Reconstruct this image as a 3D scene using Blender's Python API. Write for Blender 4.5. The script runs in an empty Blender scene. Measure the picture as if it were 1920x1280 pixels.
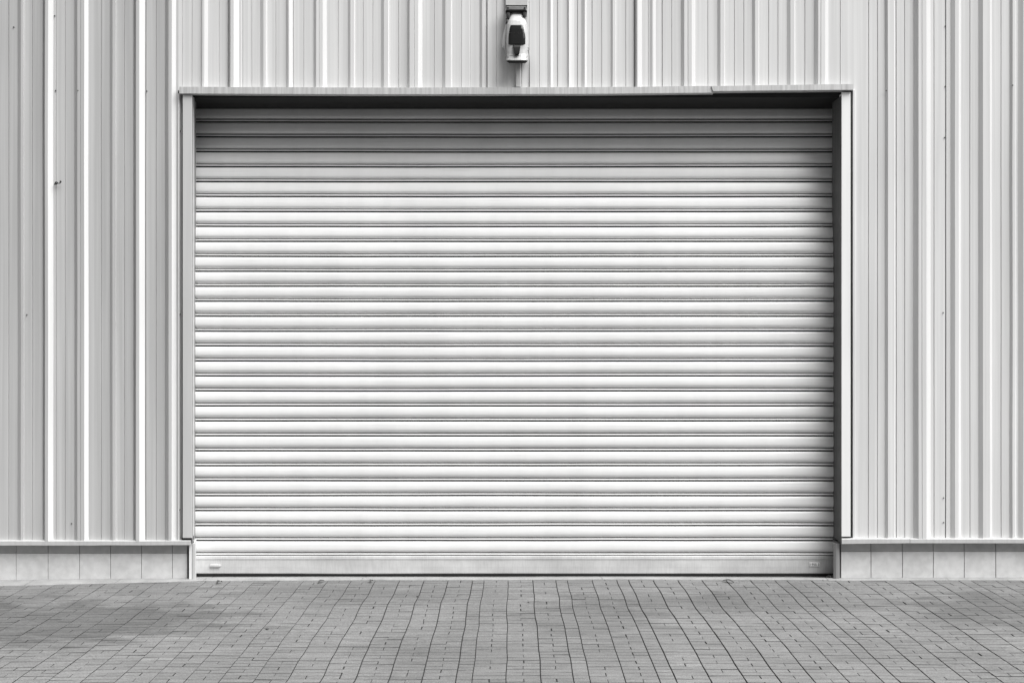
import bpy, math, random
from mathutils import Vector, noise
random.seed(7)
R = math.radians
C = bpy.context.scene.collection
S = bpy.context.scene

# ------------------------------------------------------------ camera, sky, sun
F = 1867.0                      # focal length in photo pixels
Z0 = 6.647                      # camera to wall plane (m)
HC = 1.655                      # camera height
cam = bpy.data.cameras.new('camera'); co = bpy.data.objects.new('camera', cam); C.objects.link(co)
cam.sensor_width = 36; cam.lens = 36*F/1920; cam.clip_end = 2000; cam.clip_start = 0.05
cam.shift_y = -20/1920
co.location = (0, -Z0, HC); co.rotation_euler = (R(90), 0, 0)
S.camera = co
SUN_AZ, SUN_EL = 56, 56
w = bpy.data.worlds.new('World'); S.world = w; w.use_nodes = True
nt = w.node_tree; bg = nt.nodes['Background']
sky = nt.nodes.new('ShaderNodeTexSky'); sky.sky_type = 'NISHITA'; sky.sun_disc = False
sky.sun_elevation = R(SUN_EL); sky.sun_rotation = R(180-SUN_AZ); sky.dust_density = 3.0; sky.air_density = 1.0
hs = nt.nodes.new('ShaderNodeHueSaturation'); hs.inputs['Saturation'].default_value = 0.0
nt.links.new(sky.outputs[0], hs.inputs['Color']); nt.links.new(hs.outputs[0], bg.inputs[0])
bg.inputs[1].default_value = 0.05
sl = bpy.data.lights.new('sun', 'SUN'); so = bpy.data.objects.new('sun', sl); C.objects.link(so)
sl.energy = 5.0; sl.angle = R(54); sl.color = (1, 0.995, 0.985)
d = Vector((math.sin(R(SUN_AZ))*math.cos(R(SUN_EL)), -math.cos(R(SUN_AZ))*math.cos(R(SUN_EL)), math.sin(R(SUN_EL))))
so.rotation_euler = d.to_track_quat('Z', 'Y').to_euler(); so.location = d*30
S.view_settings.view_transform = 'Standard'; S.view_settings.look = 'None'
S.view_settings.exposure = 0.50; S.view_settings.gamma = 1

# ------------------------------------------------------------ helpers
def X(px, h=0.0): return (px-960)/F*(Z0-h)          # h = how far the point stands proud of the wall plane
def Z(py, h=0.0): return HC-(py-620)/F*(Z0-h)
PX = Z0/F

class MB:
    def __init__(s): s.v = []; s.f = []; s.m = []
    def add(s, vs, fs, mi=0):
        n = len(s.v); s.v += [tuple(v) for v in vs]
        for f in fs: s.f.append(tuple(n+i for i in f)); s.m.append(mi)
    def box(s, x0, x1, y0, y1, z0, z1, b=0.0, mi=0):
        if b <= 0:
            vs = [(x0,y0,z0),(x1,y0,z0),(x1,y1,z0),(x0,y1,z0),(x0,y0,z1),(x1,y0,z1),(x1,y1,z1),(x0,y1,z1)]
            s.add(vs, [(0,3,2,1),(4,5,6,7),(0,1,5,4),(1,2,6,5),(2,3,7,6),(3,0,4,7)], mi); return
        # chamfered towards the viewer (-y face)
        vs = [(x0,y1,z0),(x1,y1,z0),(x1,y1,z1),(x0,y1,z1),
              (x0,y0+b,z0),(x1,y0+b,z0),(x1,y0+b,z1),(x0,y0+b,z1),
              (x0+b,y0,z0+b),(x1-b,y0,z0+b),(x1-b,y0,z1-b),(x0+b,y0,z1-b)]
        s.add(vs, [(0,3,2,1),(0,1,5,4),(1,2,6,5),(2,3,7,6),(3,0,4,7),
                   (4,5,9,8),(5,6,10,9),(6,7,11,10),(7,4,8,11),(8,9,10,11)], mi)
    def loft(s, rings, closed=True, caps=True, mi=0):
        n = len(rings[0]); base = len(s.v); vs = [p for r in rings for p in r]; fs = []
        for i in range(len(rings)-1):
            for j in range(n if closed else n-1):
                a = i*n+j; b = i*n+(j+1) % n
                fs.append((a, b, b+n, a+n))
        if caps:
            fs.append(tuple(range(n))[::-1]); fs.append(tuple((len(rings)-1)*n+j for j in range(n)))
        s.add(vs, fs, mi)
    def tube(s, pts, r, n=10, mi=0):
        rings = []
        for i, p in enumerate(pts):
            p = Vector(p); t = (Vector(pts[min(i+1, len(pts)-1)])-Vector(pts[max(i-1, 0)])).normalized()
            u = t.cross(Vector((0.13, 1, 0.2))).normalized(); v = t.cross(u)
            rr = r[i] if isinstance(r, (list, tuple)) else r
            rings.append([p+u*rr*math.cos(2*math.pi*k/n)+v*rr*math.sin(2*math.pi*k/n) for k in range(n)])
        s.loft(rings, mi=mi)
    def build(s, name, mats, parent=None, smooth=False, recalc=True):
        me = bpy.data.meshes.new(name); me.from_pydata(s.v, [], s.f)
        if not isinstance(mats, (list, tuple)): mats = [mats]
        for m in mats: me.materials.append(m)
        me.polygons.foreach_set('material_index', s.m)
        if recalc:
            import bmesh
            bm = bmesh.new(); bm.from_mesh(me); bmesh.ops.recalc_face_normals(bm, faces=bm.faces); bm.to_mesh(me); bm.free()
        if smooth: me.polygons.foreach_set('use_smooth', [True]*len(me.polygons))
        me.update()
        o = bpy.data.objects.new(name, me); C.objects.link(o)
        if parent: o.parent = parent
        return o
def tag(o, label=None, cat=None, group=None, kind=None):
    if label: o['label'] = label
    if cat: o['category'] = cat
    if group: o['group'] = group
    if kind: o['kind'] = kind
    return o
def empty(name, loc=(0, 0, 0)):
    o = bpy.data.objects.new(name, None); C.objects.link(o); o.location = loc; o.empty_display_size = .2
    return o
def under(o, parent):            # parts are modelled in world coordinates
    o.parent = parent; o.matrix_parent_inverse = parent_inv(parent); return o
def parent_inv(p):
    from mathutils import Matrix
    loc = Vector(p.location)
    q = p.parent
    while q: loc += Vector(q.location); q = q.parent
    return Matrix.Translation(-loc)

# ------------------------------------------------------------ materials
def mat(name, col, rough=.5, metal=0., noises=(), bump=None, spec=.5, coat=0.):
    """noises: (scale xyz, detail, low, high, strength) multiplies the colour; all in object space"""
    m = bpy.data.materials.new(name); m.use_nodes = True; t = m.node_tree; N = t.nodes; L = t.links
    b = N['Principled BSDF']; b.inputs['Roughness'].default_value = rough; b.inputs['Metallic'].default_value = metal
    b.inputs['Specular IOR Level'].default_value = spec; b.inputs['Coat Weight'].default_value = coat
    tc = N.new('ShaderNodeTexCoord')
    if isinstance(col, (int, float)): col = (col, col, col)
    cur = N.new('ShaderNodeRGB'); cur.outputs[0].default_value = (*col, 1); cur = cur.outputs[0]
    for (sc, det, lo, hi, st) in noises:
        mp = N.new('ShaderNodeMapping'); mp.inputs['Scale'].default_value = sc; L.new(tc.outputs['Object'], mp.inputs[0])
        nz = N.new('ShaderNodeTexNoise'); nz.inputs['Scale'].default_value = 1; nz.inputs['Detail'].default_value = det
        L.new(mp.outputs[0], nz.inputs['Vector'])
        mr = N.new('ShaderNodeMapRange'); mr.inputs['From Min'].default_value = lo; mr.inputs['From Max'].default_value = hi
        mr.inputs['To Min'].default_value = 1-st; mr.inputs['To Max'].default_value = 1.0
        L.new(nz.outputs['Fac'], mr.inputs['Value'])
        mx = N.new('ShaderNodeMix'); mx.data_type = 'RGBA'; mx.blend_type = 'MULTIPLY'; mx.inputs['Factor'].default_value = 1
        L.new(cur, mx.inputs['A']); L.new(mr.outputs[0], mx.inputs['B']); cur = mx.outputs['Result']
    L.new(cur, b.inputs['Base Color'])
    if bump:
        sc, det, st, dist = bump
        mp = N.new('ShaderNodeMapping'); mp.inputs['Scale'].default_value = sc; L.new(tc.outputs['Object'], mp.inputs[0])
        nz = N.new('ShaderNodeTexNoise'); nz.inputs['Scale'].default_value = 1; nz.inputs['Detail'].default_value = det
        L.new(mp.outputs[0], nz.inputs['Vector'])
        bp = N.new('ShaderNodeBump'); bp.inputs['Strength'].default_value = st; bp.inputs['Distance'].default_value = dist
        L.new(nz.outputs['Fac'], bp.inputs['Height']); L.new(bp.outputs[0], b.inputs['Normal'])
    return m
M = {}
M['clad'] = mat('painted_cladding', .74, .36, 0, [((9, 9, .22), 4, .35, .6, .10), ((38, 38, .5), 3, .42, .6, .07), ((90, 90, .6), 2, .35, .65, .05), ((1.2, 1.2, .8), 3, .3, .6, .05)],
                bump=((60, 60, .4), 2, .12, .004))
M['clad2'] = mat('dimmed_cladding', .56, .42, 0, [((9, 9, .22), 4, .35, .6, .12), ((38, 38, .5), 3, .42, .6, .09), ((90, 90, .6), 2, .35, .65, .05), ((1.2, 1.2, .8), 3, .3, .6, .06)],  # same sheet metal, the dimmer light on the left painted into its colour
                bump=((60, 60, .4), 2, .12, .004))
M['slat'] = mat('shutter_slats', .86, .42, 0, [((.7, .7, 30), 4, .35, .6, .06), ((3, 3, 2), 4, .3, .6, .07), ((11, 11, .5), 4, .40, .62, .03), ((2, 2, 160), 3, .28, .40, .10), ((400, 400, 400), 1, .3, .6, .05)],
                bump=((2.5, 2.5, 9), 3, .45, .004))
M['gap'] = mat('slat_gap_and_undershade', .012, .7)  # hinge gaps, and the shade painted on the slat undercuts
M['galv'] = mat('galvanised_flashing', .60, .5, .1, [((45, 45, 1.2), 4, .35, .62, .2), ((160, 160, 6), 2, .35, .6, .12)])
M['bar'] = mat('bottom_bar_metal', .62, .45, .1, [((5, 5, 8), 5, .35, .6, .14), ((120, 120, 12), 3, .35, .6, .10), ((1.3, 1.3, 1.3), 3, .35, .6, .12)])
M['trim'] = mat('white_trim', .84, .4, 0, [((20, 20, .7), 3, .35, .6, .06), ((3, 3, 1), 2, .3, .6, .05)])
M['trim2'] = mat('grey_white_trim', .56, .4, 0, [((20, 20, .7), 3, .35, .6, .06), ((3, 3, 1), 2, .3, .6, .06)])
M['shadetrim'] = mat('shaded_reveal_metal', .13, .5, .1, [((30, 30, 2), 3, .35, .6, .2)])  # darker copy of the reveal metal, shade of the right side painted in
M['cover'] = mat('sunlit_flank', .66, .4, 0, [((20, 20, .7), 3, .35, .6, .06), ((3, 3, 1), 2, .3, .6, .05)])  # sunlight on the right-facing rib flanks, put into the colour
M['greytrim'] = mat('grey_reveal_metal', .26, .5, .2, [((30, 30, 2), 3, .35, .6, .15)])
M['sill'] = mat('sill_flashing_metal', .56, .42, .1, [((2, 2, 20), 3, .35, .6, .08), ((60, 60, 10), 3, .35, .6, .08)])
M['black'] = mat('black_rubber', .012, .6)
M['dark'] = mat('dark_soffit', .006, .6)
M['tile'] = mat('stone_tile', .68, .75, 0, [((22, 22, 22), 6, .35, .62, .12), ((4, 4, 4), 4, .35, .62, .10), ((260, 260, 260), 2, .3, .6, .08)],
                bump=((180, 180, 180), 3, .15, .001))
M['tile2'] = mat('grey_sill_shaded_tile', .44, .6, 0, [((22, 22, 22), 6, .35, .62, .12), ((4, 4, 4), 4, .35, .62, .10)])  # upper plinth row: greyer strip with the sill's shadow painted in
M['mortar'] = mat('mortar', .22, .9, 0, [((30, 30, 30), 3, .3, .6, .3)])
M['concrete'] = mat('concrete', .37, .85, 0, [((9, 9, 9), 6, .35, .62, .2), ((90, 90, 90), 3, .35, .6, .15), ((1.6, 1.6, 1.6), 4, .35, .6, .15)],
                    bump=((150, 150, 150), 4, .3, .002))
M['asphalt'] = mat('yard_surface', .05, .9, 0, [((1, 1, 1), 6, .35, .62, .2), ((60, 60, 60), 3, .35, .6, .2)])
M['wall'] = mat('inner_wall', .3, .8)
M['roof'] = mat('roof_sheet', .35, .5)
M['whiteplastic'] = mat('white_plastic', .52, .28, 0, [((25, 25, 25), 4, .35, .6, .05)], coat=.3)
M['glass'] = mat('smoked_glass', .012, .16, 0, spec=.35)
M['darkmetal'] = mat('dark_bracket_metal', .10, .4, .4, [((60, 60, 60), 3, .35, .6, .3)])
M['steel'] = mat('bracket_steel', .32, .35, .6, [((60, 60, 60), 3, .35, .6, .2)])
M['blackplastic'] = mat('black_plastic', .010, .6, spec=.25)
M['wire'] = mat('wire_black', .02, .5)
M['screw'] = mat('screw_head', .10, .5, .3)
M['leaf'] = mat('dry_leaf', .07, .8, 0, [((80, 80, 80), 3, .3, .6, .4)])
M['stone'] = mat('dark_pebble', .10, .9, 0, [((200, 200, 200), 3, .3, .6, .4)])

# pavers: tone per brick + wet/dirty stains with shapes of their own
def paver_material():
    m = bpy.data.materials.new('paver'); m.use_nodes = True; t = m.node_tree; N = t.nodes; L = t.links
    b = N['Principled BSDF']; b.inputs['Roughness'].default_value = .8; b.inputs['Specular IOR Level'].default_value = .35
    tc = N.new('ShaderNodeTexCoord')
    at = N.new('ShaderNodeAttribute'); at.attribute_name = 'tone'
    def noise_map(sc, det, lo, hi, a, c):
        mp = N.new('ShaderNodeMapping'); mp.inputs['Scale'].default_value = sc; L.new(tc.outputs['Object'], mp.inputs[0])
        nz = N.new('ShaderNodeTexNoise'); nz.inputs['Scale'].default_value = 1; nz.inputs['Detail'].default_value = det
        L.new(mp.outputs[0], nz.inputs['Vector'])
        mr = N.new('ShaderNodeMapRange'); mr.inputs['From Min'].default_value = lo; mr.inputs['From Max'].default_value = hi
        mr.inputs['To Min'].default_value = a; mr.inputs['To Max'].default_value = c
        L.new(nz.outputs['Fac'], mr.inputs['Value']); return mr.outputs[0], nz.outputs['Fac']
    def mul(a, c):
        x = N.new('ShaderNodeMath'); x.operation = 'MULTIPLY'
        if isinstance(a, float): x.inputs[0].default_value = a
        else: L.new(a, x.inputs[0])
        L.new(c, x.inputs[1]); return x.outputs[0]
    cur = mul(.178, at.outputs['Fac'])
    a1, _ = noise_map((1.3, 1.3, 1), 5, .35, .65, .86, 1.06); cur = mul(cur, a1)
    a2, f2 = noise_map((150, 150, 150), 4, .3, .7, .70, 1.2); cur = mul(cur, a2)
    a3, _ = noise_map((22, 200, 30), 3, .3, .7, .80, 1.13); cur = mul(cur, a3)
    # stains: soft ellipses broken up by noise
    _, fn = noise_map((3.6, 9, 1), 8, 0, 1, 0, 1)
    for (cx, cy, rx, ry, st) in STAINS:
        sp = N.new('ShaderNodeMapping'); sp.vector_type = 'TEXTURE'
        sp.inputs['Location'].default_value = (cx, cy, 0); sp.inputs['Scale'].default_value = (rx, ry, 1000)
        L.new(tc.outputs['Object'], sp.inputs[0])
        ln = N.new('ShaderNodeVectorMath'); ln.operation = 'LENGTH'; L.new(sp.outputs[0], ln.inputs[0])
        ad = N.new('ShaderNodeMath'); ad.operation = 'MULTIPLY_ADD'; L.new(fn, ad.inputs[0]); ad.inputs[1].default_value = 1.6
        L.new(ln.outputs['Value'], ad.inputs[2])
        mr = N.new('ShaderNodeMapRange'); mr.interpolation_type = 'SMOOTHSTEP'
        mr.inputs['From Min'].default_value = 1.35; mr.inputs['From Max'].default_value = 1.85
        mr.inputs['To Min'].default_value = 1-st; mr.inputs['To Max'].default_value = 1
        L.new(ad.outputs[0], mr.inputs['Value']); cur = mul(cur, mr.outputs[0])
    L.new(cur, b.inputs['Base Color'])
    bp = N.new('ShaderNodeBump'); bp.inputs['Strength'].default_value = .5; bp.inputs['Distance'].default_value = .002
    L.new(f2, bp.inputs['Height']); L.new(bp.outputs[0], b.inputs['Normal'])
    return m
STAINS = [(-2.65, -.95, 1.2, .5, .36), (3.2, -.75, 1.0, .55, .28), (.45, -.85, .5, .5, .16), (-3.6, -.5, .9, .3, .22), (1.6, -.55, 1.0, .28, .18), (-.8, -.4, 1.2, .22, .12), (.9, -.6, .7, .35, .14), (-.2, -1.5, .9, .3, .10), (2.1, -1.5, .6, .3, .12)]
M['paver'] = paver_material()
M['sand'] = mat('joint_sand', .045, .95, 0, [((60, 60, 60), 3, .3, .6, .4)])

# ------------------------------------------------------------ ground
def gz(x, y):       # gentle unevenness of the yard
    s = -.010*max(0, -x-2.0) + .002*max(0, x-2)
    return s + .005*noise.noise(Vector((x*.7, y*.9, 3.1))) - .002
def wob(x, y):
    return (.013*noise.noise(Vector((x*.25, y*2.2, 9.0))) + .006*noise.noise(Vector((x*1.1, y*4, 2.0))),
            .006*noise.noise(Vector((x*.9, y*.6, 5.0))))
me = MB(); me.add([(-300, -300, -.05), (300, -300, -.05), (300, 300, -.05), (-300, 300, -.05)], [(0, 1, 2, 3)])
tag(me.build('ground', M['asphalt']), kind='structure')

pv = MB(); tones = []
xs = [-8.0]
while xs[-1] < 8.0: xs.append(xs[-1] + .1615)
# fit the joints near the middle to the photograph's and slip in three narrow strips
xs = [-1.226 - .1615*k for k in range(43, 0, -1)]+[-1.226, -1.07, -.91, -.75, -.587, -.4294, -.2657, -.188, -.0276, .138, .293, .370, .5365, .70, .78, .944, 1.11]
x = xs[-1]
narrow = {5, 13, 24}; k = 0
while x < 8:
    k += 1; x += .081 if k in narrow else .1615; xs.append(x)
def brick(x0, x1, y0, y1, tone, jx0, jx1, jy):
    dz = random.gauss(0, .0005); tx = random.gauss(0, .0005); ty = random.gauss(0, .0003); b = .0012
    cs = [(x0+jx0, y0+jy), (x1-jx1, y0+jy), (x1-jx1, y1-jy), (x0+jx0, y1-jy)]
    cx, cy = (x0+x1)/2, (y0+y1)/2
    def P(px, py, dd, top):
        ox, oy = wob(px, py)
        h = gz(px, py)+dz+tx*(px-cx)/.08+ty*(py-cy)/.03
        return (px+ox, py+oy, h-dd)
    inn = [(cs[0][0]+b, cs[0][1]+b), (cs[1][0]-b, cs[1][1]+b), (cs[2][0]-b, cs[2][1]-b), (cs[3][0]+b, cs[3][1]-b)]
    vs = [P(*c, 0, 1) for c in inn]+[P(*c, .001, 1) for c in cs]+[P(*c, .012, 1) for c in cs]
    pv.add(vs, [(0, 1, 2, 3)]+[(4+i, 4+(i+1) % 4, (i+1) % 4, i) for i in range(4)])
    n0 = len(pv.v)-12
    for i in range(4): pv.f.append((n0+8+i, n0+8+(i+1) % 4, n0+4+(i+1) % 4, n0+4+i)); pv.m.append(1)   # soiled flanks
    tones.extend([tone]*9)
rows = [.02]
while rows[-1] > -5.7:
    y = rows[-1]; rows.append(y-(.058 if y > -.6 else .050 if y > -1.2 else .0445 if y > -2.6 else .06)*random.uniform(.95, 1.05))
for i in range(len(xs)-1):
    x0, x1 = xs[i], xs[i+1]; wide = x1-x0 > .1
    jx = random.uniform(.0016, .0034); off = random.gauss(0, .004); par = random.random() < .5; mid = random.gauss(0, .001)
    for c in range(len(rows)-1):
        y1 = rows[c]+off+random.gauss(0, .0006); y0 = rows[c+1]+off
        t = random.gauss(1, .05) * (1 if random.random() > .006 else random.choice((.82, 1.14)))
        jy = max(.0008, random.gauss(.0021, .0004))
        if wide and ((c % 2 == 0) == par) and random.random() < .85:
            m_ = (x0+x1)/2+mid+random.gauss(0, .0012); g = abs(random.gauss(.0010, .0010))+.0006
            brick(x0, m_, y0, y1, t, jx, g, jy); brick(m_, x1, y0, y1, t*random.gauss(1, .03), g, jx, jy)
        else: brick(x0, x1, y0, y1, t, jx, jx, jy)
        if random.random() < .03: par = not par
nb = len(pv.f)
# sand bed between the bricks, following the same unevenness
nx, ny = 60, 30; vs = []
for j in range(ny+1):
    for i in range(nx+1):
        px = -8.2+16.2*i/nx; py = .03-5.72*j/ny; vs.append((px, py, gz(px, py)-.0065))
pv.add(vs, [(j*(nx+1)+i, (j+1)*(nx+1)+i, (j+1)*(nx+1)+i+1, j*(nx+1)+i+1) for j in range(ny) for i in range(nx)], 1)
tones.extend([1.0]*(len(pv.f)-nb))
po = pv.build('paved_yard', [M['paver'], M['sand']], recalc=False)
a = po.data.attributes.new('tone', 'FLOAT', 'FACE'); a.data.foreach_set('value', tones)
tag(po, kind='structure')

# concrete edging strip and threshold
st = MB()
def strip(x0, x1, fy0, fy1, back):
    n = max(2, int((x1-x0)/.12))
    for i in range(n):
        a0 = i/n; a1 = (i+1)/n; xa = x0+(x1-x0)*a0; xb = x0+(x1-x0)*a1
        ya = fy0+(fy1-fy0)*a0; yb = fy0+(fy1-fy0)*a1
        za = max(gz(xa, ya), gz(xa, -.02))+.004; zb = max(gz(xb, yb), gz(xb, -.02))+.004
        ja = .006*noise.noise(Vector((xa*4, 0, 0))); jb = .006*noise.noise(Vector((xb*4, 0, 0)))
        st.add([(xa, ya+ja, za-.02), (xb, yb+jb, zb-.02), (xb, yb+jb, zb-.002), (xa, ya+ja, za-.002), (xb, yb+jb+.003, zb), (xa, ya+ja+.003, za), (xb, .03, zb-.001), (xa, .03, za-.001), (xb, .15, zb-.028), (xa, .15, za-.028), (xb, back, zb-.030), (xa, back, za-.030)],
               [(0, 1, 2, 3), (3, 2, 4, 5), (5, 4, 6, 7), (7, 6, 8, 9), (9, 8, 10, 11)])
for (a_, b_, f0, f1) in [(-8, -4.3, -.16, -.15), (-4.297, -3.2, -.15, -.115), (-3.197, -2.62, -.115, -.085), (-2.617, -2.05, -.085, -.045), (-2.047, -1.0, -.045, -.03),
                         (-.997, .6, -.03, -.012), (.603, 2.1, -.012, -.015), (2.103, 2.9, -.03, -.035), (2.903, 4.0, -.035, -.045), (4.003, 8, -.045, -.06)]:
    strip(a_, b_, f0, f1, .35)
tag(st.build('concrete_edging', M['concrete']), kind='structure')

# ------------------------------------------------------------ building
B = empty('industrial_building', (0, 0, 0))
tag(B, 'pale industrial building with ribbed metal cladding, a wide roller door and a low tiled plinth', 'building')
TOP = 5.6
def P_(o, label=None):
    under(o, B)
    if label: o['label'] = label
    return o

ribs = [(33,39,43,44.5,4.5),(83,84.5,90,100,8.5),(141,145,158,166,7),(206,211,216,217,4.5),(253,255,261,272,8.5),(311,316,322,330,7),
 (377.5,379,383,390,4),(429.5,432,438,448,8.5),(488,494,498.5,499.5,4),(536,541,542,549,5),(588,593,605,613,6),(652,657,663.5,665,4),
 (714,720,727.5,729.5,4),(764,768,784,792,6),(829,835,845.5,847,4),(899,904,909,910,4),(1026,1032,1033,1037,3),(1065.5,1066.5,1067,1077,3.5),
 (1090,1096,1097,1100,3),(1145,1149,1154,1155,3),(1191,1194,1196,1204,6),(1218,1223,1225,1230,2.5),(1277,1283,1297,1304,6),
 (1345,1351,1357.5,1358.5,4),(1410,1416,1422,1423,4),(1475,1482,1489.5,1491,4),(1526,1534,1547,1553,6),
 (1593,1600,1608,1609.5,4),(1660,1666,1678,1679.5,5),(1714,1724,1739,1747,8),(1784,1793,1800,1804,5),(1837,1846,1859,1863,5),(1896,1902,1907,1909,4),(1912,1922,1936,1944,5)]
# grooves: (centre, width, depth)
gr = [(x_, 1.7, 1.5) for x_ in (16.5,61,122.5,190,233.5,293,342,360,411,472,517,569.5,634,681,699,747,814,865,931,1011,1128,1173,1259.5,1327,1377,1394.5,1441,1458.5,1509,1575.5,1629,1646,1697.5,1753,1821,1880)]
gr += [(151,1.4,1.2),(105,2.5,1.2),(273.3,2,3),(454,4,.8),(550.5,1.8,2.4),(599,1.2,1),(776.5,1.4,1.4),(882,2.4,.6),(912.4,4,6),(992,1.6,1.4),(1045,2.2,2.4),(1082.5,1.8,2.2),(1110,2,2),
       (1215.5,1.4,1.4),(1241.5,1.8,3),(1290,1.6,1.8),(1539,1.4,1.6),(1679.8+1.6,2,2.2),(1730.5,1.2,1.4),(1775,2.2,4),(81.4,2.6,5),(251.5,2.6,5),(428.0,2.6,6),(1189.4,2.6,6),(310,1.6,2),(140,1.4,1.6)]
def shift(p): return p-(p-1560)*.01 if p > 1620 else p
def module(px0):                       # cladding outside the frame carries on with the same ribs
    return ([(px0+20, px0+27, px0+34, px0+36, 4), (px0+85, px0+91, px0+104, px0+112, 6)], [(px0+52, 1.5, .9), (px0+68, 1.5, .9), (px0+97, 1.4, 1.2), (px0+6, 1.5, .9)])
p = -130
while p > -1500:
    r_, g_ = module(p); ribs = r_+ribs; gr += g_; p -= 128
p = 1955
while p < 3400:
    r_, g_ = module(p); ribs += r_; gr += g_; p += 128
feats = [('r', r_[0], r_) for r_ in ribs]+[('g', g_[0]-g_[1]/2, g_) for g_ in gr]
def profile(p0, p1):
    pts = [(p0, 0.0)]
    cuts = []
    for r_ in ribs: cuts.append(r_)
    ev = []
    for (a_, b_, c_, d_, h_) in ribs:
        if a_ < p0 or d_ > p1: continue
        ev.append((a_, d_, [(a_, 0), (b_, h_), None, (c_, h_), (d_, 0)]))
    solo = []
    for (c_, w_, dp) in gr:
        a_, b_ = c_-w_/2, c_+w_/2
        if a_ <= p0 or b_ >= p1: continue
        host = None
        for e in ev:
            if a_ > e[0] and b_ < e[1]: host = e; break
            if not (b_ < e[0] or a_ > e[1]): host = 'skip'; break
        if host == 'skip': continue
        if host is None: solo.append((a_, b_, [(a_, 0), (a_+.25*w_, -dp), (b_-.25*w_, -dp), (b_, 0)]))
        else:
            h_ = host[2][1][1]; host[2].insert(3, (a_, h_)); host[2].insert(4, (c_, h_-dp)); host[2].insert(5, (b_, h_))
    allf = sorted(ev+solo, key=lambda e: e[0]); last = p0
    for e in allf:
        if e[0] < last: continue
        pts += [q for q in e[2] if q]; last = e[1]
    pts.append((p1, 0.0))
    return pts
def clad(name, p0, p1, z0, z1, label=None, m='clad'):
    mb = MB(); pts = profile(p0, p1)
    nz_ = max(2, int((z1-z0)/.35)); rings = []
    for j in range(nz_+1):
        z = z0+(z1-z0)*j/nz_; row = []
        for (p, h) in pts:
            hm = h*PX; q = shift(p)
            wv = .0016*noise.noise(Vector((p*.02, z*.9, 1.0)))+.0010*noise.noise(Vector((p*.11, z*1.7, 4.0)))
            row.append((X(q, hm)+wv, -hm-.0015*noise.noise(Vector((p*.01, z*.8, 7.0))), z))
        rings.append(row)
    # each facet gets its own vertices so that edges stay crisp
    for j in range(nz_):
        for i in range(len(pts)-1):
            # the wide right-hand flanks of the tall ribs get sunlight painted in by their own tone
            w_ = pts[i+1][0]-pts[i][0]; lit_flank = pts[i][1] >= 4.5 and pts[i+1][1] == 0 and w_ >= 5.5
            mb.add([rings[j][i], rings[j][i+1], rings[j+1][i+1], rings[j+1][i]], [(0, 1, 2, 3)], 1 if lit_flank else 0)
    return P_(mb.build(name, [M[m], M['cover']], recalc=False), label)  # 'cover' is the painted sunlight on the rib flanks
ZS_L = Z(1014); ZS_R = Z(1009.5)
clad('cladding', -1500, 334, ZS_L, TOP, 'ribbed pale cladding left of the roller door, painted darker as if dimly lit', 'clad2')
clad('cladding', 334, 1600, Z(170), TOP, 'bright ribbed cladding above the roller door')
clad('cladding', 1600, 3400, ZS_R, TOP, 'ribbed pale cladding right of the roller door, with close narrow ribs')

# left channel between cladding and jamb: rounded strip then dark seam (px 330..342)
mb = MB()
prof = [(333.6, .003), (334.5, .009), (336, .006), (337.2, -.002), (338.4, -.012), (340.2, -.025), (341.6, -.03)]
zb, zt = Z(1013), Z(176)
for i in range(len(prof)-1):
    (a_, h0), (b_, h1) = prof[i], prof[i+1]
    n = 16
    for j in range(n):
        za = zb+(zt-zb)*j/n; zc = zb+(zt-zb)*(j+1)/n
        def q(p, h, z): return (X(p, h)+.0012*noise.noise(Vector((p, z*2, 0))), -h, z)
        mb.add([q(a_, h0, za), q(b_, h1, za), q(b_, h1, zc), q(a_, h0, zc)], [(0, 1, 2, 3)])
P_(mb.build('corner_strip', M['clad'], recalc=False))
# roof edge, inner walls and roof of the building
mb = MB()
mb.box(X(-1490), X(331), .045, .25, -.05, TOP-.01); mb.box(X(1606), X(3390), .045, .25, -.05, TOP-.01); mb.box(X(331), X(1606), .0451, .25, 3.30, TOP-.012)
mb.box(X(-1490), X(-1490)+.2, .25, 12, -.05, TOP-.02); mb.box(X(3390)-.2, X(3390), .25, 12, -.05, TOP-.02); mb.box(X(-1490), X(3390), 11.8, 12, -.05, TOP-.03)
P_(mb.build('inner_wall', M['wall']))
mb = MB(); mb.box(X(-1500)-.1, X(3400)+.1, -.12, 12.1, TOP, TOP+.22); P_(mb.build('roof', M['roof']))

# lintel flashing, two overlapping lengths
def lintel(p0, p1, ytop, ybot, h, slant=0.0):
    mb = MB(); n = 40; rings = []
    for i in range(n+1):
        t = i/n; p = p0+(p1-p0)*t
        yt = ytop(p)+.5*noise.noise(Vector((p*.012, 0, 0))); yb = ybot(p)+.35*noise.noise(Vector((p*.015, 3, 0)))
        pb = p+slant*(1-t)
        hh = h+.0015*noise.noise(Vector((p*.02, 5, 0)))
        rings.append([(X(p, .012), .02, Z(yt-.3, .012)), (X(p, hh), -hh, Z(yt, hh)), (X(pb, hh), -hh, Z(yb, hh)),
                      (X(pb, hh), -hh+.003, Z(yb+.2, hh)), (X(pb, 0)*1, .04, Z(yb, hh)+.006)])
    mb.loft(rings)
    return mb.build('lintel_flashing', M['galv'])
lin = lambda pts: (lambda p: next((y0+(y1-y0)*(p-a)/(b-a) for (a, y0), (b, y1) in zip(pts, pts[1:]) if a <= p <= b), pts[-1][1] if p > pts[-1][0] else pts[0][1]))
P_(lintel(336, 1338, lin([(336, 163), (700, 164.5), (1100, 163.8), (1338, 161.5)]), lin([(336, 175.5), (700, 177), (1100, 176.3), (1338, 174)]), .042), 'long streaked galvanised lintel flashing over the roller door')
P_(lintel(1334, 1600, lin([(1334, 161.5), (1600, 157.8)]), lin([(1334, 171), (1600, 168.5)]), .050, 3), 'short raised lintel flashing overlapping at the right end')
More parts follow.
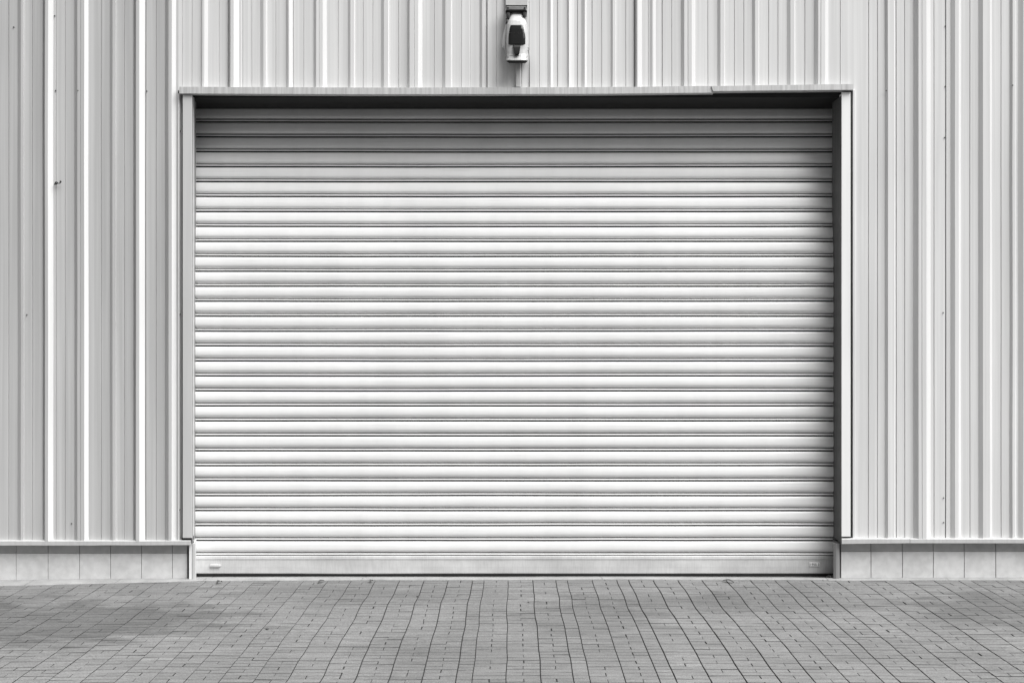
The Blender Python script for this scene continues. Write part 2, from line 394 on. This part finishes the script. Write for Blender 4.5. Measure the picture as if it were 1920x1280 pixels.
# seams on the flashing
# soffit + header behind the lintel
D = .17                                  # depth of the curtain behind the wall plane
ZH = Z(177, .042)
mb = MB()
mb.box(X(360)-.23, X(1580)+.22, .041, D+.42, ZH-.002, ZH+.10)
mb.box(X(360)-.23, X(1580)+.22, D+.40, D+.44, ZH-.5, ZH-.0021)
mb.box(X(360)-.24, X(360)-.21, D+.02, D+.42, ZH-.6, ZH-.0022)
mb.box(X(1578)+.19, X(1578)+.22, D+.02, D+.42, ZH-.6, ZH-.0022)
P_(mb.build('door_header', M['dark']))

# jambs: front face trim + reveal
def jamb(pa, pb, ya, yb, mat_face, inner, pin, name='door_jamb', label=None):
    mb = MB(); h = .026
    zt, zb = Z(ya, h), Z(yb, h)
    xa, xb = X(pa, h), X(pb, h)
    mb.box(min(xa, xb), max(xa, xb), -h, -.0205, zb, zt, b=.0012)
    q = .006; mb.box(min(xa, xb)+q, max(xa, xb)-q, -.0205, .04, zb+q, zt-q)
    o = mb.build(name, mat_face); P_(o, label)
    return o
# left jamb px 342..360, right jamb px 1578..1595
jamb(342.5, 360, 177.5, 1008, M['trim2'], 0, 0, label='grey-white flat left door jamb')
jamb(1578, 1594.8, 173, 1005.5, M['trim'], 0, 0, label='bright white right door jamb with black gap beside it')
# black seams beside / under jambs
for (a_, b_, y0_, y1_, z0_, z1_) in [(X(1594), X(1598.5), -.004, .04, Z(1009.5), Z(169)), (X(1577), X(1593.8), -.012, .0401, Z(1009.8), Z(1005)),
                                     (X(341.5), X(359.5), -.012, .0402, Z(1012.8), Z(1007.2)), (X(339), X(341.4), .028, .0395, Z(1012), Z(176))]:
    mb = MB(); mb.box(a_, b_, y0_, y1_, z0_, z1_); P_(mb.build('rubber_seal', M['black']))
# narrow light strip right of the right jamb gap
mb = MB(); mb.box(X(1598.2), X(1603), -.010, .02, Z(1009), Z(169), b=.002); P_(mb.build('cover_strip', M['clad']))
# reveals
def reveal(x0, x1, z0, z1, m, name):
    mb = MB(); t = .012 if x0 < 0 else -.012
    n = 14
    prof = [(x0, -.020), (x0, 0.0), ((x0+x1)/2+(.0), .06), (x1, D+.02)]
    mb.loft([[(a_, b_, z0) for a_, b_ in prof]+[(x1-t*3, D+.02, z0), (x0-t*3+(-t), 0.02, z0)],
             [(a_, b_, z1) for a_, b_ in prof]+[(x1-t*3, D+.02, z1), (x0-t*3+(-t), 0.02, z1)]])
    return P_(mb.build(name, m))
def XD(px): return (px-960)/F*(Z0+D)
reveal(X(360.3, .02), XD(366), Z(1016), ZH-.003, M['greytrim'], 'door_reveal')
reveal(X(1578, .02), XD(1562), Z(1016), ZH-.0031, M['shadetrim'], 'door_reveal')

# plinth
def plinth(p0, p1, joints, z0f, zt, zj, name, label, yb=.035):
    mb = MB(); js = [p0]+joints+[p1]; h = -yb
    for a_, b_ in zip(js, js[1:]):
        g = .55
        y_ = yb-random.uniform(0, .0012)
        mb.box(X(a_+g, h), X(b_-g, h), y_, yb+.02, z0f, zj-.0016, b=.0015)
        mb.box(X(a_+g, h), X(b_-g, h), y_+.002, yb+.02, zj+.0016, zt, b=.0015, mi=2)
    mb.box(X(p0, h), X(p1, h), yb+.006, yb+.06, -.05, zt+.002, mi=1)
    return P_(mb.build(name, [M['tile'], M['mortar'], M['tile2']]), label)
jl = [30-59*k for k in range(20, 0, -1)]+[30, 90, 149, 207, 265, 323]
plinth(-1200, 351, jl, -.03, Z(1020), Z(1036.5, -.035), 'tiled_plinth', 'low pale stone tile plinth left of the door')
jr = [1633, 1692, 1750, 1808, 1867]+[1867+59*k for k in range(1, 22)]
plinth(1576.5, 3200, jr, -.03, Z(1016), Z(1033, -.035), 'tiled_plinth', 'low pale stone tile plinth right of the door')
# sills
def sill(p0, p1, ya, yb, h, joint=None, label=None):
    mb = MB(); n = 50; rings = []
    for i in range(n+1):
        p = p0+(p1-p0)*i/n; wv = .5*noise.noise(Vector((p*.01, 8, 0)))
        a_ = ya(p)+wv; b_ = yb(p)+wv
        rings.append([(X(p), .03, Z(a_-1.0)+.002), (X(p, h-.004), -h+.004, Z(a_, h)), (X(p, h), -h, Z(a_+.8, h)), (X(p, h), -h, Z(b_, h)), (X(p, h), -h+.003, Z(b_, h)), (X(p), .03, Z(b_, h)+.012)])
    mb.loft(rings)
    return P_(mb.build('sill_flashing', M['sill']), label)
sill(-1200, 357.5, lambda p: 1013.3 if p > 0 else 1013.3-p*.001, lambda p: 1021.5+.4*(p < 200), .030, label='long grey metal sill flashing left of the door')
sill(1578.5, 1706, lambda p: 1009.3, lambda p: lin([(1578, 1019), (1706, 1017.6)])(p), .032, label='short metal sill flashing beside the right door jamb')
sill(1706.8, 3200, lambda p: 1009.5, lambda p: 1017.8, .030, label='long metal sill flashing running off to the right')
# plinth corner posts at the door
mb = MB()
mb.box(X(354.2), X(360, .0), .0, .05, -.03, Z(1021.5), b=.002)
P_(mb.build('corner_post', M['trim']))
mb = MB()
mb.loft([[(X(361.2), -.004, z), (X(365.8, -.0), -.004, z), (X(366.6, -.0), .0, z), (XD(367.5), D+.01, z), (XD(367.5)-.03, D+.01, z), (X(361.2), .03, z)] for z in (-.03, Z(1018))])
P_(mb.build('corner_post', M['trim2']))
mb = MB()                                  # rounded grey post on the right
rings = []
for z in (-.03, Z(1019)):
    rings.append([(XD(1562)+.002, D+.03, z), (XD(1562)+.002, D, z), (X(1562.2, -.03), .030, z), (X(1564), .012, z), (X(1568), .004, z), (X(1573), .006, z), (X(1576), .018, z), (X(1577), .05, z)])
mb.loft(rings); P_(mb.build('corner_post', M['greytrim']), 'rounded dark grey post at the right foot of the door')
mb = MB()                                  # bent metal apron above it
mb.loft([[(XD(1562), D, Z(1004)), (X(1578, .01), -.01, Z(1004))], [(XD(1562)+.001, D-.01, Z(1012)), (X(1578, .012), -.012, Z(1017))],
         [(XD(1562)+.004, D-.01, Z(1013)), (X(1578, .012), .0, Z(1018))], [(XD(1562)+.004, D+.02, Z(1008)), (X(1579, .012), .02, Z(1008))]], caps=False)
P_(mb.build('reveal_apron', M['greytrim']))

# ------------------------------------------------------------ roller door
SC = (Z0+D)/F
def ZD(py): return HC-(py-620)*SC
door = MB()
prof_s = [(0, -6), (1.1, -6), (1.2, .8), (1.7, 1.8), (3.2, 2.45), (6, 2.9), (9, 3.2), (12, 3.3), (15, 3.15), (17.5, 2.7), (19.0, 1.9), (20.2, .7), (21.3, -1.1), (22.5, -3.8), (23.9, -6.4),
          (24.0, .6), (24.5, 1.5), (25.9, 1.6), (26.4, .9), (26.5, -6), (28, -6)]
xL, xR = XD(355), XD(1570); NX = 48
k = 0; y_top = 1013.4-28.0*29
while k < 30:
    y0 = y_top+28.0*k-.5
    def row(t, o, kk=k, y0=y0):
        out = []
        for i in range(NX+1):
            x = xL+(xR-xL)*i/NX
            dz = .0016*noise.noise(Vector((x*.55, (kk if t < 14 else kk+1)*.9, 2)))+.0007*noise.noise(Vector((x*2.1, (kk if t < 14 else kk+1)*3.1, 6)))
            do = .0016*noise.noise(Vector((x*.8, kk*1.7, 4)))*max(0, o)/4
            bow = .0022*math.sin(math.pi*(x-xL)/(xR-xL))*(1-kk/30)
            u = max(0, (520-(y0+t))/320); dd = .23*u**2.0        # the curtain leans back on to its barrel
            out.append((x*(Z0+D+dd)/(Z0+D), D+dd-o*SC-do, HC-(y0+t+.3*o*u-620)*(Z0+D+dd)/F-dz-bow))
        return out
    rows = [row(t, o) for t, o in prof_s]
    crisp = {1, 2, 14, 15, 18, 19, 20}
    grp = [[0, 1], [1, 2], [2, 3, 4, 5, 6, 7, 8, 9, 10, 11, 12, 13], [13, 14], [14, 15], [15, 16, 17, 18], [18, 19], [19, 20]]
    for g in grp:
        base = len(door.v); n = NX+1
        vs = [p for r_ in g for p in rows[r_]]
        fs = [(a_*n+i+n, a_*n+i+n+1, a_*n+i+1, a_*n+i) for a_ in range(len(g)-1) for i in range(NX)]
        door.add(vs, fs, 1 if g in ([0, 1], [1, 2], [18, 19], [19, 20], [13, 14]) else 0)  # undercut below each slat painted black like the gaps, as shade
    k += 1
rd = door.build('roller_door', [M['slat'], M['gap']], smooth=True, recalc=False)  # 'gap' also carries the painted shade of the slat undercuts
P_(rd, 'wide closed silver roller door of horizontal curved slats')
def D_(o, label=None):
    o.parent = rd
    if label: o['label'] = label
    return o
# bottom bar: bright angled lip, flat face
mb = MB(); rings = []
for i in range(41):
    x = XD(357)+(XD(1568)-XD(357))*i/40; wv = .0012*noise.noise(Vector((x*.9, 0, 3)))+.002*math.exp(-((x+1.1)/.35)**2)
    zt = ZD(1040.8); zm = ZD(1047); zb2 = ZD(1074.6)-wv
    rings.append([(x, D+.012, zt), (x, D-.004, zt), (x, D-.009, zt-.004), (x, D-.012+.3*wv, zm), (x, D-.0085, zm-.0015), (x, D-.011+wv, (zm+zb2)/2), (x, D-.0105, zb2+.006), (x, D-.004, zb2), (x, D+.012, zb2)])
mb.loft(rings); D_(mb.build('bottom_bar', M['bar']), 'weathered flat metal bar along the foot of the door')
mb = MB(); mb.box(XD(357), XD(1568), D+.004, D+.02, ZD(1079.5), ZD(1074)); D_(mb.build('rubber_seal', M['black']))
mb = MB(); mb.box(XD(357), XD(1568), D+.215, D+.23, ZH-.03, ZH-.004, b=.003); D_(mb.build('top_slat', M['slat']))
# small white pull handle at the left
mb = MB(); hy = D-.012
xs_ = [XD(395), XD(396), XD(405), XD(413.5), XD(415)]
rr = [(.4, .008), (.9, .014), (1, .016), (.9, .014), (.4, .008)]
rings = []
for x_, (sc_, dp_) in zip(xs_, rr):
    zc = ZD(1058.6); hz = .0092*sc_
    rings.append([(x_, hy, zc+hz), (x_, hy-dp_*.8, zc+hz), (x_, hy-dp_, zc+hz*.6), (x_, hy-dp_, zc-hz*.5), (x_, hy-dp_*.8, zc-hz), (x_, hy, zc-hz)])
mb.loft(rings); D_(mb.build('handle', M['whiteplastic']), 'small white pull handle at the left end of the bottom bar')
# number plate on the right of the bar
mb = MB(); mb.box(XD(1516.8), XD(1535.6), D-.0165, D-.009, ZD(1060), ZD(1053.2), b=.001); D_(mb.build('number_plate', M['trim']), 'small light plate with stamped digits near the right end of the bar')
cu = bpy.data.curves.new('plate_digits', 'FONT'); cu.body = '1955 5'; cu.size = .0235; cu.extrude = .0004; cu.align_x = 'CENTER'; cu.align_y = 'CENTER'
to = bpy.data.objects.new('plate_digits', cu); C.objects.link(to)
to.rotation_euler = (R(90), 0, 0); to.location = (XD(1526), D-.0172, ZD(1056.6)); cu.materials.append(M['darkmetal'])
bpy.context.view_layer.update()
tm = bpy.data.meshes.new_from_object(to); tm.transform(to.matrix_world); bpy.data.objects.remove(to)
to = bpy.data.objects.new('plate_digits', tm); C.objects.link(to); D_(to)

# screws in the cladding
scr = [(25.5,51,0),(104,170,0),(146,170,0),(275,171,0),(102.5,30,0),(134,981,0),(50,590,0),(338,589,.0),(1662,170,0),(1773,162,0),(1773,49,0),(1771.5,258,0),(1899,160,0),(1769,586,0),(1769.5,979,0),(1769.5,933,0),(338,246,0),(337,955,0)]
mb = MB(); r0 = .0032
mb.tube([(0, .002, 0), (0, -.0015, 0)], r0*1.3, 10); mb.tube([(0, -.0015, 0), (0, -.0055, 0)], r0*.85, 6)
s0 = mb.build('screw', M['screw'])
first = True
for (px, py, _) in scr:
    o = s0 if first else s0.copy()
    if not first: C.objects.link(o)
    first = False
    off = .004
    for r_ in ribs:
        if shift(r_[0])-2 < px < shift(r_[3])+1: off = r_[4]*PX+.002
    o.location = (X(px, off), -off+.002, Z(py, off)); o.parent = B; o['group'] = 'screws fixing the cladding'

# ------------------------------------------------------------ security light above the door
Lt = empty('security_light', (X(969), 0, Z(118)))
tag(Lt, 'white wall light with smoked dark glass and a steel top bracket, above the roller door', 'wall light')
def L_(o, label=None):
    under(o, Lt)
    if label: o['label'] = label
    return o
def xz(px, py, h): return (X(px, h), -h, Z(py, h))
def section(pl, pr, py, hb, hf, e=4.2, n=20, tilt=0):
    """rounded cross-section from px pl..pr, back at hb and front at hf"""
    out = []
    cx, rx = (pl+pr)/2, (pr-pl)/2
    for i in range(n+1):
        t = math.pi*(i/n); c = math.cos(t); s = math.sin(t)
        u = math.copysign(abs(c)**(2/e), c); v = abs(s)**(2/e)
        h = hb+(hf-hb)*v; out.append((X(cx-rx*u, h), -h, Z(py+tilt*v, h)))
    return out
mb = MB(); mb.box(X(947.5, .02), X(990, .02), -.026, .002, Z(106, .02), TOP-.02, b=.004); L_(mb.build('back_plate', M['whiteplastic']), 'tall white mounting channel running up the wall')
mb = MB()
rings = [section(*a_) for a_ in [(958, 979.5, 23.5, .03, .062), (957, 980.5, 27, .03, .075), (955, 983, 33, .03, .090), (952, 986, 39, .03, .104), (950, 988.5, 46, .03, .112), (949, 989.5, 60, .03, .118),
        (948.5, 990, 78, .03, .122), (949, 990, 92, .03, .122), (950, 989, 101, .03, .126), (949.5, 989.5, 108, .03, .134), (948.5, 990.2, 112.5, .03, .140), (949, 989.8, 113.6, .03, .139)]]
mb.loft(rings); L_(mb.build('housing', M['whiteplastic'], smooth=False), 'white tapered lamp housing')
mb = MB(); mb.loft([section(949.2, 989.6, 113.8, .03, .137), section(950.5, 988.5, 116, .03, .131), section(955, 985, 119, .03, .112)]); L_(mb.build('base_rim', M['blackplastic']))
def glass(rows, h0, m, name, th=.006):
    mb = MB(); rings = [section(a_, b_, y_, h_-.03, h_+th, 5) for (a_, b_, y_, h_) in rows]; mb.loft(rings); return L_(mb.build(name, m))
glass([(956, 981.5, 47.5, .109), (954.6, 983, 54, .114), (953.8, 984.4, 61.6, .1165)], 0, M['glass'], 'upper_glass')
glass([(953.5, 984.6, 62.4, .1175), (953, 985.6, 72, .121), (952.6, 985.4, 82.5, .1225), (953.5, 984.5, 84, .120)], 0, M['glass'], 'lower_glass')
mb = MB(); mb.loft([[xz(a_, y_, .10), xz(a_, y_, h_-.006), xz(a_+1.2, y_, h_), xz(b_-1.2, y_, h_), xz(b_, y_, h_-.006), xz(b_, y_, .10)] for (a_, b_, y_, h_) in [(962, 976.3, 84.8, .140), (962.6, 975.6, 89, .152), (964, 974.6, 96, .154), (964.8, 973.8, 101, .154), (966, 972.5, 103.5, .148)]]); L_(mb.build('motion_sensor', M['blackplastic']), 'small black motion sensor below the glass')
mb = MB(); mb.box(*sorted((X(948.5, .08), X(987.5, .08))), -.085, -.01, Z(20.2, .08), Z(10.2, .08), b=.006)
mb.box(X(950.5, .09), X(986, .09), -.093, -.084, Z(18.6, .09), Z(12, .09), b=.002); L_(mb.build('top_bracket', M['steel']), 'dark steel bracket clamping the top of the lamp')
mb = MB(); mb.box(X(948, .09), X(988.5, .09), -.0885, -.02, Z(21.3, .09), Z(19.9, .09)); mb.box(X(948, .09), X(988.5, .09), -.0886, -.02, Z(10.6, .09), Z(9.8, .09)); L_(mb.build('bracket_edge', M['blackplastic']))
for (bx, by) in [(952.5, 15.3), (984, 15.3)]:
    mb = MB(); mb.tube([xz(bx, by, .092), xz(bx, by, .098)], .0062, 6); L_(mb.build('bolt', M['darkmetal']))
mb = MB(); mb.loft([section(950.4, 988.4, 104.3, .03, .131), section(950.3, 988.5, 105.1, .03, .132)]); L_(mb.build('seam', M['steel']))
for (bx, by) in [(952.6, 107.8), (986, 107.8)]:
    mb = MB(); mb.tube([xz(bx, by, .10), xz(bx, by, .1215)], .0035, 8); L_(mb.build('bolt', M['darkmetal']))
for (pa, pb, ya, yb) in [(949, 957, 22, 36), (979, 987.5, 22, 34)]:
    mb = MB(); cx = (pa+pb)/2; cy = (ya+yb)/2; rr_ = (pb-pa)/2*PX
    mb.tube([xz(cx, ya, .06), xz(cx+.3, cy-2, .075), xz(cx+.2, cy+3, .075), xz(cx-.5, yb, .05)], [rr_*.8, rr_, rr_*.9, rr_*.5], 10)
    mb.tube([xz(cx-1, cy, .095), xz(cx+1, cy+.5, .06)], [.007, .009], 8)
    L_(mb.build('pivot_knob', M['darkmetal']))
mb = MB(); mb.tube([xz(950.5, 35, .07), xz(951, 41, .07), xz(949, 46, .06)], [.008, .010, .005], 8); L_(mb.build('cable_gland', M['darkmetal']))
mb = MB(); rings = []
for (px, wd, py) in [(948.4, 1.5, 45), (946.2, 3.2, 54), (943.8, 4.2, 64), (942.2, 4.8, 74), (941.6, 5, 82), (942.2, 4.4, 88), (945.5, 2.2, 90.5), (947.6, 1.0, 92)]:
    rings.append([(X(px, .05), -.035, Z(py, .05)), (X(px, .06), -.062, Z(py, .06)), (X(px+wd, .07), -.07, Z(py, .07)), (X(px+wd, .05), -.03, Z(py, .05))])
mb.loft(rings); L_(mb.build('side_flap', M['whiteplastic']), 'thin curved white flap on the left of the lamp')
mb = MB(); rg = [xz(989.8+2.2*math.cos(t*.7), 92.5-2.6*math.sin(t*.7), .06) for t in range(10)]; mb.tube(rg, .0021, 6); L_(mb.build('hook_ring', M['darkmetal']))
# wires and conduit
mb = MB(); mb.tube([xz(990.5, 95, .05), xz(992, 106, .02), xz(993, 125, .010), xz(993.2, 163, .008)], .0024, 6)
tag(mb.build('power_cable', M['steel']), 'thin grey cable running down from the right side of the wall light', 'cable')
Cn = empty('conduit', (X(971), 0, Z(163)))
tag(Cn, 'flat white conduit between the wall light and the lintel', 'conduit')
mb = MB(); mb.box(X(967, .015), X(976.5, .015), -.020, .002, Z(163.6, .015), Z(114, .015), b=.003); under(mb.build('cover', M['whiteplastic']), Cn)
mb = MB(); mb.tube([xz(978.6, 116, .012), xz(977.9, 128, .008), xz(977.7, 163.2, .007)], [.0045, .0016, .0010], 6); under(mb.build('cable', M['darkmetal']), Cn)
# twist of black wire stuck to the left cladding
mb = MB()
w_ = [(101.5, 346.5, .020), (103.5, 344, .026), (104.2, 341.8, .030), (106.8, 341.4, .034), (108, 342.8, .032), (106.4, 344.8, .028), (104.6, 346.6, .020), (106.2, 344, .030), (109.5, 343.9, .036), (112, 343.8, .038), (113, 342.2, .040), (113.6, 339.2, .042), (114.3, 340.5, .042), (113.8, 342.6, .040)]
mb.tube([xz(a_, b_, h_-.012) for a_, b_, h_ in w_], [.0028, .004, .0042, .0036, .004, .0048, .0045, .0036, .003, .003, .0048, .0055, .0046, .003], 7)
tag(mb.build('wire_hook', M['wire'], smooth=True), 'small black twisted wire hook on the left cladding', 'hook')

# ------------------------------------------------------------ litter on the ground
def at(px, py):
    y = -Z0+HC*F/(py-620); return ((px-960)/F*(y+Z0), y, gz((px-960)/F*(y+Z0), y))
def leaf(px, py, L, W, ang, label, m='leaf', curl=.01):
    x, y, z = at(px, py); mb = MB(); rings = []
    for i in range(7):
        t = i/6; wd = W*math.sin(math.pi*(.08+.84*t))*.5; hz = curl*math.sin(math.pi*t)+.004
        rings.append([(L*(t-.5), -wd, hz+.003), (L*(t-.5), 0, hz), (L*(t-.5), wd, hz+.004), (L*(t-.5), 0, hz-.0012)])
    mb.loft(rings); o = mb.build('dry_leaf', M[m]); o.location = (x, y, z+.003); o.rotation_euler = (0, 0, R(ang))
    tag(o, label, 'leaf'); return o
leaf(411, 1093, .045, .03, 60, 'dark crumpled leaf on the concrete edging near the left end of the door', curl=.012)
leaf(1366, 1091, .085, .022, -50, 'long dark leaf on the pavers below the right part of the door')
leaf(602, 1092, .07, .02, 65, 'narrow brown leaf standing in a paver joint below the left part of the door')
leaf(696, 1091, .045, .02, 75, 'small brown leaf at the edging a little left of the door centre')
def pebble(px, py, r, label):
    x, y, z = at(px, py); mb = MB(); rings = []
    for i in range(6):
        t = math.pi*i/5; rr_ = max(r*math.sin(t), .0004); rings.append([(rr_*math.cos(a*.785)*(1+.2*noise.noise(Vector((a*2., i, r*90)))), rr_*.8*math.sin(a*.785), r*.6*(1-math.cos(t))) for a in range(8)])
    mb.loft(rings); o = mb.build('pebble', M['stone']); o.location = (x, y, z-.001); tag(o, label, 'pebble')
pebble(501, 1178.5, .009, 'small dark square pebble on the pavers left of centre')
pebble(783, 1117, .008, 'tiny dark pebble in a paver joint just below the door')
pebble(991, 1128, .006, 'tiny dark chip in a joint near the middle of the yard')
# rubble in the right door corner
mb = MB()
for i in range(16):
    x, y, z = at(1560+random.gauss(0, 5), 1080.5+random.uniform(-1.5, 2.5)); r = random.uniform(.004, .012)
    q = [(x+random.uniform(-r, r), y+random.uniform(-r, r), z+random.uniform(0, r*1.6)+.004) for _ in range(6)]
    mb.add(q, [(0, 1, 2), (0, 2, 3), (0, 3, 4), (0, 4, 1), (5, 1, 2), (5, 2, 3), (5, 3, 4), (5, 4, 1)])
tag(mb.build('debris', M['leaf']), 'crumbs of dark rubble and dead leaves at the right foot of the roller door', 'debris', kind='stuff')
